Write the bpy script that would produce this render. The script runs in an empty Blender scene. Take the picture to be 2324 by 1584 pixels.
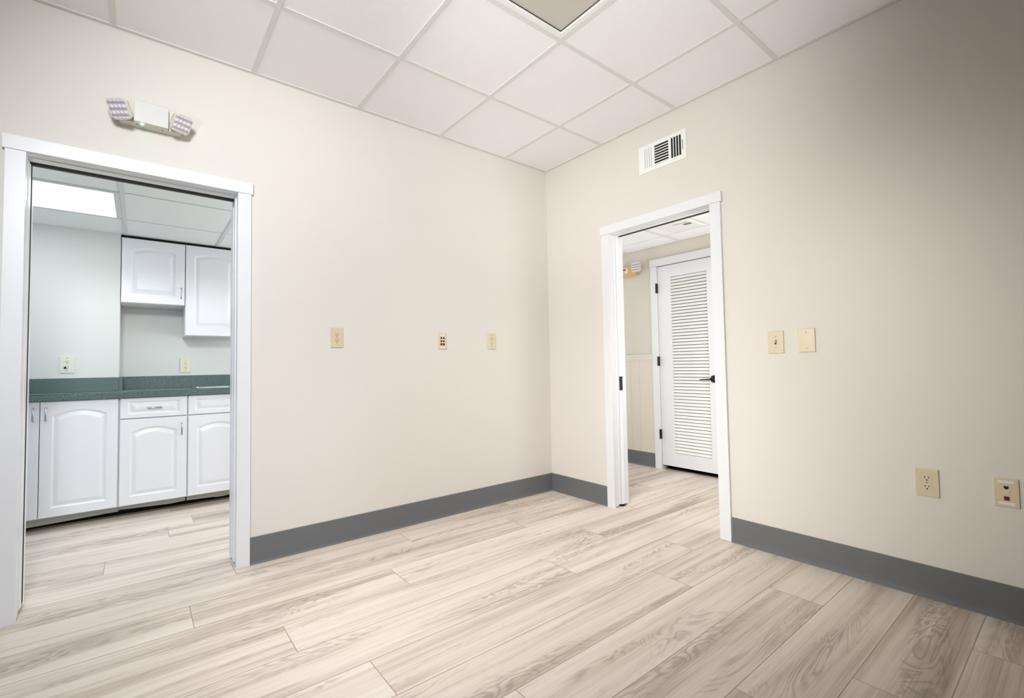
import bpy, bmesh, math, random
from mathutils import Vector, Matrix
random.seed(7)
SC = bpy.context.scene
COL = SC.collection
PI = math.pi
H = 2.728            # ceiling of the main room
KH = 2.115           # kitchen ceiling
HH = 2.244           # hall ceiling
T = 0.6096           # ceiling grid module
WL = 0.165           # thickness of the kitchen-side wall
WR = 0.135           # thickness of the hall-side wall

# ------------------------------------------------------------------ materials
def srgb(r, g, b):
    f = lambda c: c / 12.92 if c <= 0.04045 else ((c + 0.055) / 1.055) ** 2.4
    return (f(r / 255), f(g / 255), f(b / 255), 1)

def new_mat(name):
    m = bpy.data.materials.new(name); m.use_nodes = True
    nt = m.node_tree
    return m, nt, nt.nodes['Principled BSDF']

def mat(name, col, rough=0.5, metal=0.0, bump=0.0, bscale=200.0, spec=0.5, var=0.0, vscale=3.0, coat=0.0):
    m, nt, p = new_mat(name)
    p.inputs['Base Color'].default_value = col
    p.inputs['Roughness'].default_value = rough
    p.inputs['Metallic'].default_value = metal
    p.inputs['Specular IOR Level'].default_value = spec
    p.inputs['Coat Weight'].default_value = coat
    tc = nt.nodes.new('ShaderNodeTexCoord')
    if bump:
        n = nt.nodes.new('ShaderNodeTexNoise'); n.inputs['Scale'].default_value = bscale; n.inputs['Detail'].default_value = 3
        b = nt.nodes.new('ShaderNodeBump'); b.inputs['Strength'].default_value = bump; b.inputs['Distance'].default_value = 0.002
        nt.links.new(tc.outputs['Object'], n.inputs['Vector']); nt.links.new(n.outputs['Fac'], b.inputs['Height'])
        nt.links.new(b.outputs['Normal'], p.inputs['Normal'])
    if var:
        n = nt.nodes.new('ShaderNodeTexNoise'); n.inputs['Scale'].default_value = vscale; n.inputs['Detail'].default_value = 5
        mx = nt.nodes.new('ShaderNodeMix'); mx.data_type = 'RGBA'
        mx.inputs[6].default_value = tuple(c * (1 - var) for c in col[:3]) + (1,)
        mx.inputs[7].default_value = tuple(min(1, c * (1 + var)) for c in col[:3]) + (1,)
        nt.links.new(tc.outputs['Object'], n.inputs['Vector']); nt.links.new(n.outputs['Fac'], mx.inputs[0])
        nt.links.new(mx.outputs[2], p.inputs['Base Color'])
    return m

def emis(name, col, strength, base=(0.8, 0.8, 0.8, 1)):
    m, nt, p = new_mat(name)
    p.inputs['Base Color'].default_value = base
    p.inputs['Emission Color'].default_value = col
    p.inputs['Emission Strength'].default_value = strength
    return m

M = {}
M['paint'] = mat('cream wall paint', srgb(223, 217, 209), 0.62, bump=0.12, bscale=160, spec=0.3, var=0.012, vscale=1.6)
M['kpaint'] = mat('kitchen wall paint', srgb(217, 219, 215), 0.55, bump=0.12, bscale=160, spec=0.3)
M['hpaint'] = mat('hall wall paint', srgb(218, 212, 198), 0.6, bump=0.12, bscale=160, spec=0.3)
M['tile'] = mat('ceiling tile', srgb(248, 246, 246), 0.9, bump=0.35, bscale=420, spec=0.1, var=0.01, vscale=40)
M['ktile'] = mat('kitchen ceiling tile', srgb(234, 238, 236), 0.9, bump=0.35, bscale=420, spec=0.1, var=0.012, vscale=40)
M['tee'] = mat('ceiling grid metal', srgb(226, 224, 219), 0.45, spec=0.4)
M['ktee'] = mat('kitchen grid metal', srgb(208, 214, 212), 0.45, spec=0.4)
M['white'] = mat('white trim paint', srgb(230, 230, 232), 0.34, bump=0.03, bscale=60)
M['dooredge'] = mat('white door paint', srgb(242, 242, 243), 0.3)
M['cab'] = mat('white thermofoil', srgb(230, 231, 235), 0.32, bump=0.02, bscale=30)
M['toe'] = mat('toe board laminate', srgb(188, 187, 182), 0.6, var=0.06, vscale=60)
M['shadowgrey'] = mat('painted slat gap shade', srgb(128, 126, 122), 0.8)  # grey stands in for the shade between the louver slats
M['dark'] = mat('cavity shade black', srgb(24, 21, 18), 0.9)  # near-black puts the shade of slots and gaps into colour
M['brown'] = mat('brown vinyl edge', srgb(84, 76, 60), 0.6, var=0.15, vscale=12)
M['track'] = mat('dark track metal', srgb(62, 56, 48), 0.6)
M['base'] = mat('grey rubber base', srgb(106, 108, 110), 0.42, bump=0.05, bscale=90, var=0.03, vscale=6)
M['ivory'] = mat('ivory plastic', srgb(216, 200, 172), 0.35)
M['ivory2'] = mat('light almond plastic', srgb(228, 221, 200), 0.35)
M['kplate'] = mat('pale plastic', srgb(220, 222, 208), 0.35)
M['black'] = mat('black plastic', srgb(14, 12, 11), 0.4)
M['slot'] = mat('socket slot', srgb(48, 40, 30), 0.6)
M['red'] = mat('red jack', srgb(92, 9, 7), 0.4)
M['blank'] = mat('blank insert', srgb(214, 208, 184), 0.4)
M['strip'] = mat('label strip', srgb(236, 234, 226), 0.3)
M['screw'] = mat('screw', srgb(150, 138, 112), 0.4, metal=0.2)
M['steel'] = mat('stainless steel', srgb(190, 192, 192), 0.28, metal=1.0)
M['chrome'] = mat('brushed chrome', srgb(170, 174, 178), 0.22, metal=1.0)
M['hinge'] = mat('black hardware', srgb(16, 15, 16), 0.38, metal=0.3)
M['housing'] = mat('emergency housing', srgb(216, 211, 200), 0.4)
M['whitecover'] = mat('white cover plastic', srgb(214, 211, 206), 0.4)
M['tan'] = mat('tan housing', srgb(214, 178, 124), 0.45)
M['cream'] = mat('cream lamp plastic', srgb(218, 213, 203), 0.4)
M['grille'] = mat('white enamel', srgb(240, 240, 236), 0.35)
M['lens'] = mat('unlit diffuser', srgb(198, 194, 184), 0.45, bump=0.1, bscale=300, var=0.05, vscale=2)
M['led'] = emis('green lamp', (0.10, 1.0, 0.55, 1), 9.0)
M['panel'] = emis('lit diffuser', (0.92, 0.96, 1.0, 1), 4.75)
M['stickwhite'] = mat('sticker white', srgb(236, 232, 226), 0.4)
M['stickred'] = mat('sticker red', srgb(170, 24, 38), 0.4)

def lamp_lens():
    m, nt, p = new_mat('prismatic lens')
    tc = nt.nodes.new('ShaderNodeTexCoord')
    ck = nt.nodes.new('ShaderNodeTexWave'); ck.wave_type = 'BANDS'; ck.bands_direction = 'Z'; ck.inputs['Scale'].default_value = 12
    ck2 = nt.nodes.new('ShaderNodeTexWave'); ck2.wave_type = 'BANDS'; ck2.bands_direction = 'X'; ck2.inputs['Scale'].default_value = 18
    for c in (ck, ck2): nt.links.new(tc.outputs['Object'], c.inputs['Vector'])
    mu = nt.nodes.new('ShaderNodeMath'); mu.operation = 'MULTIPLY'
    nt.links.new(ck.outputs['Fac'], mu.inputs[0]); nt.links.new(ck2.outputs['Fac'], mu.inputs[1])
    b = nt.nodes.new('ShaderNodeBump'); b.inputs['Strength'].default_value = 0.8; b.inputs['Distance'].default_value = 0.004
    nt.links.new(mu.outputs[0], b.inputs['Height']); nt.links.new(b.outputs['Normal'], p.inputs['Normal'])
    r = nt.nodes.new('ShaderNodeValToRGB')
    r.color_ramp.elements[0].color = srgb(172, 162, 168); r.color_ramp.elements[1].color = srgb(240, 236, 240)
    nt.links.new(ck.outputs['Fac'], r.inputs['Fac']); nt.links.new(r.outputs['Color'], p.inputs['Base Color'])
    p.inputs['Roughness'].default_value = 0.12
    return m
M['prism'] = lamp_lens()

def laminate():
    m, nt, p = new_mat('green speckled laminate')
    tc = nt.nodes.new('ShaderNodeTexCoord')
    n = nt.nodes.new('ShaderNodeTexNoise'); n.inputs['Scale'].default_value = 300; n.inputs['Detail'].default_value = 2
    r = nt.nodes.new('ShaderNodeValToRGB')
    r.color_ramp.elements[0].position = 0.34; r.color_ramp.elements[0].color = srgb(58, 76, 74)
    r.color_ramp.elements[1].position = 0.68; r.color_ramp.elements[1].color = srgb(122, 144, 138)
    e = r.color_ramp.elements.new(0.5); e.color = srgb(78, 100, 97)
    nt.links.new(tc.outputs['Object'], n.inputs['Vector']); nt.links.new(n.outputs['Fac'], r.inputs['Fac'])
    nt.links.new(r.outputs['Color'], p.inputs['Base Color']); p.inputs['Roughness'].default_value = 0.42
    return m
M['laminate'] = laminate()

def beadboard():
    m, nt, p = new_mat('beadboard paint')
    p.inputs['Base Color'].default_value = srgb(224, 214, 198); p.inputs['Roughness'].default_value = 0.5
    return m
M['bead'] = beadboard()
M['rail'] = mat('chair rail paint', srgb(228, 222, 208), 0.45)

def plank_mat():
    m, nt, p = new_mat('whitewashed oak planks')
    N = nt.nodes.new; L = nt.links.new
    def math_(op, a, b=None, clamp=False):
        n = N('ShaderNodeMath'); n.operation = op; n.use_clamp = clamp
        for i, x in enumerate((a, b)):
            if x is None: continue
            if isinstance(x, (int, float)): n.inputs[i].default_value = x
            else: L(x, n.inputs[i])
        return n.outputs[0]
    uv = N('ShaderNodeUVMap'); uv.uv_map = 'plank'
    rn = N('ShaderNodeUVMap'); rn.uv_map = 'plank_random'
    s = N('ShaderNodeSeparateXYZ'); L(uv.outputs[0], s.inputs[0])
    q = N('ShaderNodeSeparateXYZ'); L(rn.outputs[0], q.inputs[0])
    u, v = s.outputs[0], s.outputs[1]; rnd, length = q.outputs[0], q.outputs[1]
    W = 0.2205
    # seams between planks
    dv = math_('MINIMUM', v, math_('SUBTRACT', W, v)); du = math_('MINIMUM', u, math_('SUBTRACT', length, u))
    d = math_('MINIMUM', dv, du)
    mr = N('ShaderNodeMapRange'); mr.inputs['From Min'].default_value = 0.0006; mr.inputs['From Max'].default_value = 0.0020
    L(d, mr.inputs['Value']); seam = mr.outputs[0]
    # grain coordinates, different for each plank
    uo = math_('ADD', u, math_('MULTIPLY', rnd, 57.0)); vo = math_('ADD', v, math_('MULTIPLY', rnd, 23.0))
    def noise(su, sv, detail, rough=0.55, dist=0.0, off=0.0):
        c = N('ShaderNodeCombineXYZ'); L(math_('MULTIPLY', uo, su), c.inputs[0]); L(math_('ADD', math_('MULTIPLY', vo, sv), off), c.inputs[1])
        n = N('ShaderNodeTexNoise'); n.inputs['Scale'].default_value = 1; n.inputs['Detail'].default_value = detail
        n.inputs['Roughness'].default_value = rough; n.inputs['Distortion'].default_value = dist
        L(c.outputs[0], n.inputs['Vector']); return n.outputs['Fac']
    broad = noise(0.55, 10.0, 2, 0.5, 0.3)                    # wide pale and dark streaks
    mid = noise(0.8, 42.0, 3, 0.55, 0.4, 5.7)                 # narrow streaks along the plank
    fine = noise(3.5, 170.0, 3, 0.6, 0.2, 3.1)                # pores
    # cathedral figure: contour lines of a stretched field, only in patches
    field = noise(1.4, 7.0, 3.5, 0.5, 1.2, 9.3)
    bands = math_('POWER', math_('ADD', math_('MULTIPLY', math_('SINE', math_('MULTIPLY', field, 95.0)), 0.5), 0.5), 2.2)
    patch = N('ShaderNodeMapRange'); patch.inputs['From Min'].default_value = 0.50; patch.inputs['From Max'].default_value = 0.64
    L(noise(0.9, 8.0, 2, 0.5, 0.6, 21.0), patch.inputs['Value'])
    knot = math_('MULTIPLY', bands, patch.outputs[0])
    r = N('ShaderNodeValToRGB')
    el = r.color_ramp.elements
    el[0].position = 0.30; el[0].color = srgb(237, 227, 215)
    el[1].position = 0.80; el[1].color = srgb(170, 153, 139)
    e = el.new(0.48); e.color = srgb(227, 214, 201)
    e = el.new(0.60); e.color = srgb(208, 193, 179)
    fac = math_('ADD', math_('MULTIPLY', broad, 0.62), math_('MULTIPLY', mid, 0.38))
    fac = math_('ADD', fac, math_('MULTIPLY', math_('SUBTRACT', fine, 0.5), 0.34))
    fac = math_('ADD', fac, math_('MULTIPLY', math_('SUBTRACT', rnd, 0.5), 0.10))
    fac = math_('ADD', fac, math_('MULTIPLY', patch.outputs[0], 0.07))
    L(fac, r.inputs['Fac'])
    m1 = N('ShaderNodeMix'); m1.data_type = 'RGBA'; L(math_('MULTIPLY', knot, 0.52), m1.inputs[0])
    L(r.outputs['Color'], m1.inputs[6]); m1.inputs[7].default_value = srgb(140, 128, 119)
    m2 = N('ShaderNodeMix'); m2.data_type = 'RGBA'; L(seam, m2.inputs[0])
    m2.inputs[6].default_value = srgb(150, 136, 122); L(m1.outputs[2], m2.inputs[7])
    L(m2.outputs[2], p.inputs['Base Color'])
    p.inputs['Roughness'].default_value = 0.45; p.inputs['Specular IOR Level'].default_value = 0.35
    b = N('ShaderNodeBump'); b.inputs['Strength'].default_value = 0.25; b.inputs['Distance'].default_value = 0.0015
    L(math_('ADD', seam, math_('MULTIPLY', fine, 0.3)), b.inputs['Height']); L(b.outputs['Normal'], p.inputs['Normal'])
    return m
M['plank'] = plank_mat()

# ------------------------------------------------------------------ mesh helpers
def bx(bm, x0, x1, y0, y1, z0, z1):
    vs = [bm.verts.new((x, y, z)) for x in (x0, x1) for y in (y0, y1) for z in (z0, z1)]
    for f in ((0, 1, 3, 2), (4, 6, 7, 5), (0, 4, 5, 1), (2, 3, 7, 6), (0, 2, 6, 4), (1, 5, 7, 3)):
        bm.faces.new([vs[i] for i in f])
    return vs

def bevel(bm, w, seg=2):
    bmesh.ops.bevel(bm, geom=bm.edges[:], offset=w, segments=seg, affect='EDGES', profile=0.6)

def obj(name, bm, m, parent=None, smooth=False, loc=None, rot=None):
    bmesh.ops.recalc_face_normals(bm, faces=bm.faces[:])
    me = bpy.data.meshes.new(name); bm.to_mesh(me); bm.free()
    for mm in (m if isinstance(m, list) else [m]): me.materials.append(mm)
    if smooth:
        for f in me.polygons: f.use_smooth = True
    o = bpy.data.objects.new(name, me); COL.objects.link(o)
    if parent: o.parent = parent
    if loc is not None: o.location = loc
    if rot is not None: o.rotation_euler = rot
    return o

def box(name, b, m, parent=None, bev=0.0, seg=2):
    bm = bmesh.new(); bx(bm, *b)
    if bev: bevel(bm, bev, seg)
    return obj(name, bm, m, parent)

def boxes(name, bs, m, parent=None, bev=0.0):
    bm = bmesh.new()
    for b in bs: bx(bm, *b)
    if bev: bevel(bm, bev)
    return obj(name, bm, m, parent)

def tube(bm, pts, r, n=10):
    pts = [Vector(p) for p in pts]; rings = []
    for i, p in enumerate(pts):
        d = (pts[min(i + 1, len(pts) - 1)] - pts[max(i - 1, 0)]).normalized()
        a = d.orthogonal().normalized() if i == 0 else (prev - d * prev.dot(d)).normalized()
        prev = a; b = d.cross(a)
        rings.append([bm.verts.new(p + a * (r * math.cos(t * 2 * PI / n)) + b * (r * math.sin(t * 2 * PI / n))) for t in range(n)])
    for A, B in zip(rings, rings[1:]):
        for k in range(n): bm.faces.new([A[k], A[(k + 1) % n], B[(k + 1) % n], B[k]])
    bm.faces.new(rings[0]); bm.faces.new(rings[-1][::-1])

def prism(bm, poly, y0, y1):                     # polygon in x,z pushed along y
    a = [bm.verts.new((x, y0, z)) for x, z in poly]; b = [bm.verts.new((x, y1, z)) for x, z in poly]
    n = len(poly); bm.faces.new(a); bm.faces.new(b[::-1])
    for i in range(n): bm.faces.new([a[i], a[(i + 1) % n], b[(i + 1) % n], b[i]])

def disc(bm, cx, cz, r, y0, y1, n=20, sx=1.0, flat=None):
    poly = []
    for k in range(n):
        t = 2 * PI * k / n; x = r * math.cos(t) * sx; z = r * math.sin(t)
        if flat: z = max(-flat, min(flat, z))
        poly.append((cx + x, cz + z))
    prism(bm, poly, y0, y1)

def struct(o):
    o['kind'] = 'structure'; return o

def thing(name, label, cat, loc=(0, 0, 0), rotz=0.0, group=None):
    o = bpy.data.objects.new(name, None); COL.objects.link(o); o.empty_display_size = 0.1
    o.location = loc; o.rotation_euler = (0, 0, rotz); o['label'] = label; o['category'] = cat
    if group: o['group'] = group
    return o

def tag(o, label, cat, group=None):
    o['label'] = label; o['category'] = cat
    if group: o['group'] = group
    return o

# ------------------------------------------------------------------ floor
def floor():
    bm = bmesh.new(); ul = bm.loops.layers.uv.new('plank'); ur = bm.loops.layers.uv.new('plank_random')
    Wd, Lp = 0.2205, 1.829
    known = {0: [-1.459], 1: [-2.594, -0.768, 0.70], 2: [-1.728], 3: [-2.304, -0.512], 4: [-1.022], 5: [-2.113, -0.285], 6: [-0.704],
             7: [-1.80], 8: [-0.433], 9: [-1.24], 10: [-0.888], -1: [-2.374], -3: [-2.922], -2: [-1.70], -7: [-3.95], -6: [-2.47], -5: [-2.62], -4: [-3.75]}
    rng = random.Random(31)
    for k in range(-10, 37):
        yt = -0.097 - Wd * k; yb = yt - Wd
        js = sorted(known.get(k, [-rng.uniform(0, Lp)]))
        xs = list(js)
        while xs[0] > -7.3: xs.insert(0, xs[0] - Lp)
        while xs[-1] < 2.0: xs.append(xs[-1] + Lp)
        for a, b in zip(xs, xs[1:]):
            f = bm.faces.new([bm.verts.new(p) for p in ((a, yb, 0), (b, yb, 0), (b, yt, 0), (a, yt, 0))])
            r = rng.random()
            for lp, (uu, vv) in zip(f.loops, ((0, 0), (b - a, 0), (b - a, Wd), (0, Wd))):
                lp[ul].uv = (uu, vv); lp[ur].uv = (r, b - a)
    return struct(obj('floor', bm, M['plank']))
floor()

# ------------------------------------------------------------------ room shell
ZI, ZT = 2.028, 2.0907                 # door head: opening top and casing top
CW, CE, CT = 0.0656, 0.0084, 0.018     # casing width, head overhang, thickness
XL, XR = -3.188, -2.365                # kitchen doorway
YL, YR = -0.661, -1.4315               # hall doorway
ZTOP = 2.80
JT = 0.02                              # thickness of the jamb boards
# wall with the kitchen doorway (pocket inside its left half)
bm = bmesh.new()
bx(bm, -7.2, XL - JT, 0, 0.115, 0, ZTOP); bx(bm, -5.2, XL - JT, 0.15, WL, 0, ZTOP)
bx(bm, -5.2, -4.1, 0.115, 0.15, 0, ZTOP); bx(bm, -4.1, XL - JT, 0.115, 0.15, 2.2, ZTOP)
bx(bm, XR + JT, 0, 0, WL, 0, ZTOP)
bx(bm, XL - JT, XR + JT, 0, 0.098, ZI + JT, ZTOP); bx(bm, XL - JT, XR + JT, 0.145, WL, ZI + JT, ZTOP)
bx(bm, XL - JT, XR + JT, 0.098, 0.145, 2.14, ZTOP)
struct(obj('wall_left', bm, M['paint']))
# wall with the hall doorway (pocket inside its far half)
bm = bmesh.new()
bx(bm, 0, 0.060, YL + JT, 0.35, 0, ZTOP); bx(bm, 0.108, WR, YL + JT, 0.35, 0, ZTOP); bx(bm, 0.060, 0.108, 0.20, 0.35, 0, ZTOP)
bx(bm, 0.060, 0.108, YL + JT, 0.20, 2.12, ZTOP)
bx(bm, 0, WR, -8.0, YR - JT, 0, ZTOP)
bx(bm, 0, 0.085, YR - JT, YL + JT, ZI + JT, ZTOP); bx(bm, 0.122, WR, YR - JT, YL + JT, ZI + JT, ZTOP)
bx(bm, 0.085, 0.122, YR - JT, YL + JT, 2.14, ZTOP)
struct(obj('wall_right', bm, M['paint']))
struct(box('wall_back', (-7.2, 0.135, -8.0, -7.86, 0, ZTOP), M['paint']))
struct(box('wall_side', (-7.2, -7.06, -7.86, 0, 0, ZTOP), M['paint']))

def ceiling(name, x0, x1, y0, y1, z, m, holes=()):
    # slab of tiles with square holes for fixtures
    bm = bmesh.new()
    xs = sorted({x0, x1} | {c for h in holes for c in h[:2]}); ys = sorted({y0, y1} | {c for h in holes for c in h[2:]})
    for a, b in zip(xs, xs[1:]):
        for c, d in zip(ys, ys[1:]):
            if any(h[0] <= a and b <= h[1] and h[2] <= c and d <= h[3] for h in holes): continue
            bx(bm, a, b, c, d, z + 0.004, z + 0.02)
    return struct(obj(name, bm, m))

def grid(name, xs, ys, x0, x1, y0, y1, z, m, w=0.0238, angle=0.021):
    bm = bmesh.new(); h = w / 2
    for x in xs: bx(bm, x - h, x + h, y0 + angle, y1 - angle, z, z + 0.0042)
    ends = [x0 + angle] + [c for x in xs for c in (x - h, x + h)] + [x1 - angle]
    for y in ys:
        for a, b in zip(ends[::2], ends[1::2]): bx(bm, a, b, y - h, y + h, z + 0.0006, z + 0.0042)
    g = 0.0025                                     # small shadow gap between wall angle and wall
    bx(bm, x0 + g, x1 - g, y1 - angle, y1 - g, z - 0.0012, z + 0.004); bx(bm, x0 + g, x1 - g, y0 + g, y0 + angle, z - 0.0012, z + 0.004)
    bx(bm, x0 + g, x0 + angle, y0 + angle, y1 - angle, z - 0.0012, z + 0.004); bx(bm, x1 - angle, x1 - g, y0 + angle, y1 - angle, z - 0.0012, z + 0.004)
    return struct(obj(name, bm, m))

MX = sorted([-0.464 - T * i for i in range(0, 11)]); MY = sorted([-0.609 - T * j for j in range(0, 12)])
# troffer cell in the main ceiling
FX0, FX1 = -0.464 - T * 2, -0.464 - T; FY0, FY1 = -0.609 - T * 3, -0.609 - T
ceiling('ceiling', -7.06, 0, -7.86, 0, H, M['tile'], [(FX0 + 0.012, FX1 - 0.012, FY0 + 0.012, FY1 - 0.012)])
grid('trim_1', MX, [y for y in MY], -7.06, 0, -7.86, 0, H, M['tee'])

# ------------------------------------------------------------------ doorways
def doorway_left():
    root = bpy.data.objects.new('door_1', None); COL.objects.link(root); root['kind'] = 'structure'
    P = root
    box('casing', (XL - CW, XL, -CT, 0, 0, ZI), M['white'], P, 0.0012)
    box('casing', (XR, XR + CW, -CT, 0, 0, ZI), M['white'], P, 0.0012)
    box('head_casing', (XL - CW - CE, XR + CW + CE, -CT - 0.004, 0, ZI + 0.0005, ZT), M['white'], P, 0.0012)
    box('casing', (XL - CW - 0.01, XL - 0.03, WL, WL + CT, 0, ZI), M['white'], P, 0.0012)
    box('casing', (XR + 0.0, XR + CW, WL, WL + CT, 0, ZI), M['white'], P, 0.0012)
    # split jamb on the pocket side: two rounded boards and a dark slot
    box('jamb', (XL - JT, XL - 0.003, -0.004, 0.052, 0.006, ZI), M['white'], P, 0.002)
    box('jamb', (XL - JT, XL, 0.054, 0.113, 0.022, ZI - 0.012), M['white'], P, 0.006, 3)
    box('slot_shade', (XL - JT, XL - 0.0015, 0.116, 0.149, 0.03, ZI), M['dark'], P)  # dark strip fills the pocket slot in place of its shade
    box('jamb', (XL - JT, XL - 0.0008, 0.150, WL + CT, 0.01, ZI - 0.07), M['white'], P, 0.002)
    # strike side
    box('jamb', (XR + 0.002, XR + JT, -0.004, 0.046, 0.006, ZI), M['white'], P, 0.002)
    box('jamb', (XR - 0.004, XR + JT, 0.050, 0.098, 0.014, ZI), M['white'], P, 0.003)
    box('jamb', (XR - 0.006, XR + JT, 0.100, WL + CT, 0.022, ZI - 0.052), M['white'], P, 0.003)
    # head: front strip with a stop, dark block for the shaded track slot, rear strip
    box('head_jamb', (XL - JT, XR + JT, -0.004, 0.045, ZI, ZI + JT), M['white'], P, 0.002)
    box('head_jamb', (XL - JT, XR + JT, 0.045, 0.098, ZI - 0.004, ZI + JT), M['white'], P, 0.002)
    box('track', (XL - JT, XR + JT, 0.0985, 0.1445, ZI - 0.002, ZI + 0.05), M['dark'], P)  # set flush, its near-black colour gives the slot's shade
    box('head_jamb', (XL - JT, XR + JT, 0.145, WL, ZI - 0.002, ZI + JT), M['track'], P, 0.001)
    return root
doorway_left()

def doorway_right():
    root = bpy.data.objects.new('door_2', None); COL.objects.link(root); root['kind'] = 'structure'
    P = root
    box('casing', (-CT, 0, YL, YL + CW, 0, ZI), M['white'], P, 0.0012)
    box('casing', (-CT, 0, YR - CW, YR, 0.002, ZI), M['white'], P, 0.0012)
    box('head_casing', (-CT - 0.004, 0, YR - CW - CE, YL + CW + CE, ZI + 0.0005, ZT), M['white'], P, 0.0012)
    box('casing', (WR, WR + CT, YL + 0.001, YL + CW, 0, ZI), M['white'], P, 0.0012)
    box('casing', (WR, WR + CT, YR - CW, YR, 0, ZI), M['white'], P, 0.0012)
    box('head_casing', (WR, WR + CT, YR - CW, YL + CW, ZI + 0.02, ZT + 0.02), M['white'], P, 0.0012)
    box('jamb', (-0.004, 0.030, YL, YL + JT, 0.012, ZI), M['white'], P, 0.002)
    box('jamb', (0.032, 0.0605, YL - 0.003, YL + JT, 0.020, ZI), M['white'], P, 0.003)
    box('jamb', (0.108, WR + 0.001, YL - 0.002, YL + JT, 0.012, ZI), M['white'], P, 0.002)
    box('jamb', (0, WR, YR - JT, YR, 0.004, ZI), M['white'], P, 0.002)
    box('head_jamb', (-0.004, 0.045, YR - JT, YL + JT, ZI, ZI + JT), M['white'], P, 0.002)
    box('head_jamb', (0.045, 0.086, YR - JT, YL + JT, ZI - 0.004, ZI + JT), M['white'], P, 0.002)
    box('track', (0.0865, 0.1215, YR - JT, YL + JT, ZI - 0.002, ZI + 0.05), M['dark'], P)  # flush near-black block, painted shade of the open track slot
    box('head_jamb', (0.122, WR, YR - JT, YL + JT, ZI - 0.002, ZI + JT), M['tee'], P, 0.001)
    # the sliding door, pushed back into the wall
    d = box('door_slab', (0.066, 0.104, YL - 0.004, 0.10, 0.016, 2.04), M['dooredge'], P, 0.0015)
    box('edge_pull', (0.0665, 0.1035, YL - 0.0055, YL - 0.003, 0.858, 0.962), M['hinge'], d, 0.0008)
    box('floor_gap_shade', (0.070, 0.100, YL - 0.006, YL + 0.02, 0.0, 0.009), M['black'], P)  # black block stands in for the shaded gap under the door
    return root
doorway_right()

# ------------------------------------------------------------------ rubber baseboards
def base_profile(name, p0, p1, out, h=0.144, t=0.005):
    p0, p1, out = Vector(p0), Vector(p1), Vector(out)
    prof = [(0, 0), (0.014, 0), (0.013, 0.004), (0.008, 0.010), (0.0062, 0.020), (t, 0.035), (t, h - 0.003), (t - 0.002, h), (0, h)]
    bm = bmesh.new()
    A = [bm.verts.new(p0 + out * a + Vector((0, 0, z))) for a, z in prof]; B = [bm.verts.new(p1 + out * a + Vector((0, 0, z))) for a, z in prof]
    n = len(prof); bm.faces.new(A); bm.faces.new(B[::-1])
    for i in range(n): bm.faces.new([A[i], A[(i + 1) % n], B[(i + 1) % n], B[i]])
    return struct(obj(name, bm, M['base']))
base_profile('baseboard_left', (XR + CW + 0.001, 0, 0), (-0.0003, 0, 0), (0, -1, 0))
base_profile('baseboard_corner', (0, -0.0003, 0), (0, YL + CW + 0.001, 0), (-1, 0, 0))
base_profile('baseboard_right', (0, YR - CW - 0.003, 0), (0, -7.86, 0), (-1, 0, 0))
base_profile('baseboard_far_left', (-7.06, 0, 0), (XL - CW - 0.001, 0, 0), (0, -1, 0))

# ------------------------------------------------------------------ ceiling fixture (unlit) in the main room
def troffer_main():
    t = thing('ceiling_light', 'unlit recessed ceiling light with a grey lens in the main ceiling grid', 'ceiling light', ((FX0 + FX1) / 2, (FY0 + FY1) / 2, H))
    a, b = T / 2 - 0.0125, T - 0.0125
    bm = bmesh.new(); w = 0.026
    for (x0, x1, y0, y1) in ((-a, a, b - w, b), (-a, a, -b, -b + w), (-a, -a + w, -b + w, b - w), (a - w, a, -b + w, b - w)):
        bx(bm, x0, x1, y0, y1, 0.0, 0.012)
    bevel(bm, 0.0015); obj('frame', bm, M['grille'], t)
    bm = bmesh.new()                                             # upstand behind the frame
    for (x0, x1, y0, y1) in ((-a + w - 0.004, a - w + 0.004, b - w, b - w + 0.004), (-a + w - 0.004, a - w + 0.004, -b + w - 0.004, -b + w),
                             (-a + w - 0.004, -a + w, -b + w, b - w), (a - w, a - w + 0.004, -b + w, b - w)):
        bx(bm, x0, x1, y0, y1, 0.012, 0.05)
    obj('housing', bm, M['track'], t)
    box('diffuser', (-a + w, a - w, -b + w, b - w, 0.018, 0.022), M['lens'], t)
    return t
troffer_main()

# ------------------------------------------------------------------ emergency light over the kitchen doorway
def rotvec(w):
    w = Vector(w); return Matrix.Rotation(w.length, 4, w.normalized())

def lamp_head(parent, c, w, s):
    R = Matrix.Translation(c) @ rotvec(w)
    bm = bmesh.new(); h = s / 2; r = s * 0.2
    def loop(k, y):
        pts = []
        for cx, cz, a0 in ((h - r, h - r, 0), (-h + r, h - r, PI / 2), (-h + r, -h + r, PI), (h - r, -h + r, 1.5 * PI)):
            for i in range(6):
                t = a0 + i * PI / 10; pts.append(bm.verts.new(((cx + r * math.cos(t)) * k, y, (cz + r * math.sin(t)) * k)))
        return pts
    ls = [loop(0.55, 0.050), loop(0.86, 0.030), loop(1.0, 0.008), loop(1.0, 0.0), loop(0.96, -0.003), loop(0.90, -0.002)]
    for A, B in zip(ls, ls[1:]):
        for i in range(len(A)): bm.faces.new([A[i], A[(i + 1) % len(A)], B[(i + 1) % len(A)], B[i]])
    bm.faces.new(ls[0]); bm.faces.new(ls[-1])
    o = obj('lamp_head', bm, M['cream'], parent); o.matrix_local = R
    bm = bmesh.new(); bx(bm, -h * 0.86, h * 0.86, -0.005, 0.002, -h * 0.86, h * 0.86); bevel(bm, 0.0024)
    ln = obj('lens', bm, M['prism'], o)
    return o

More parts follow.
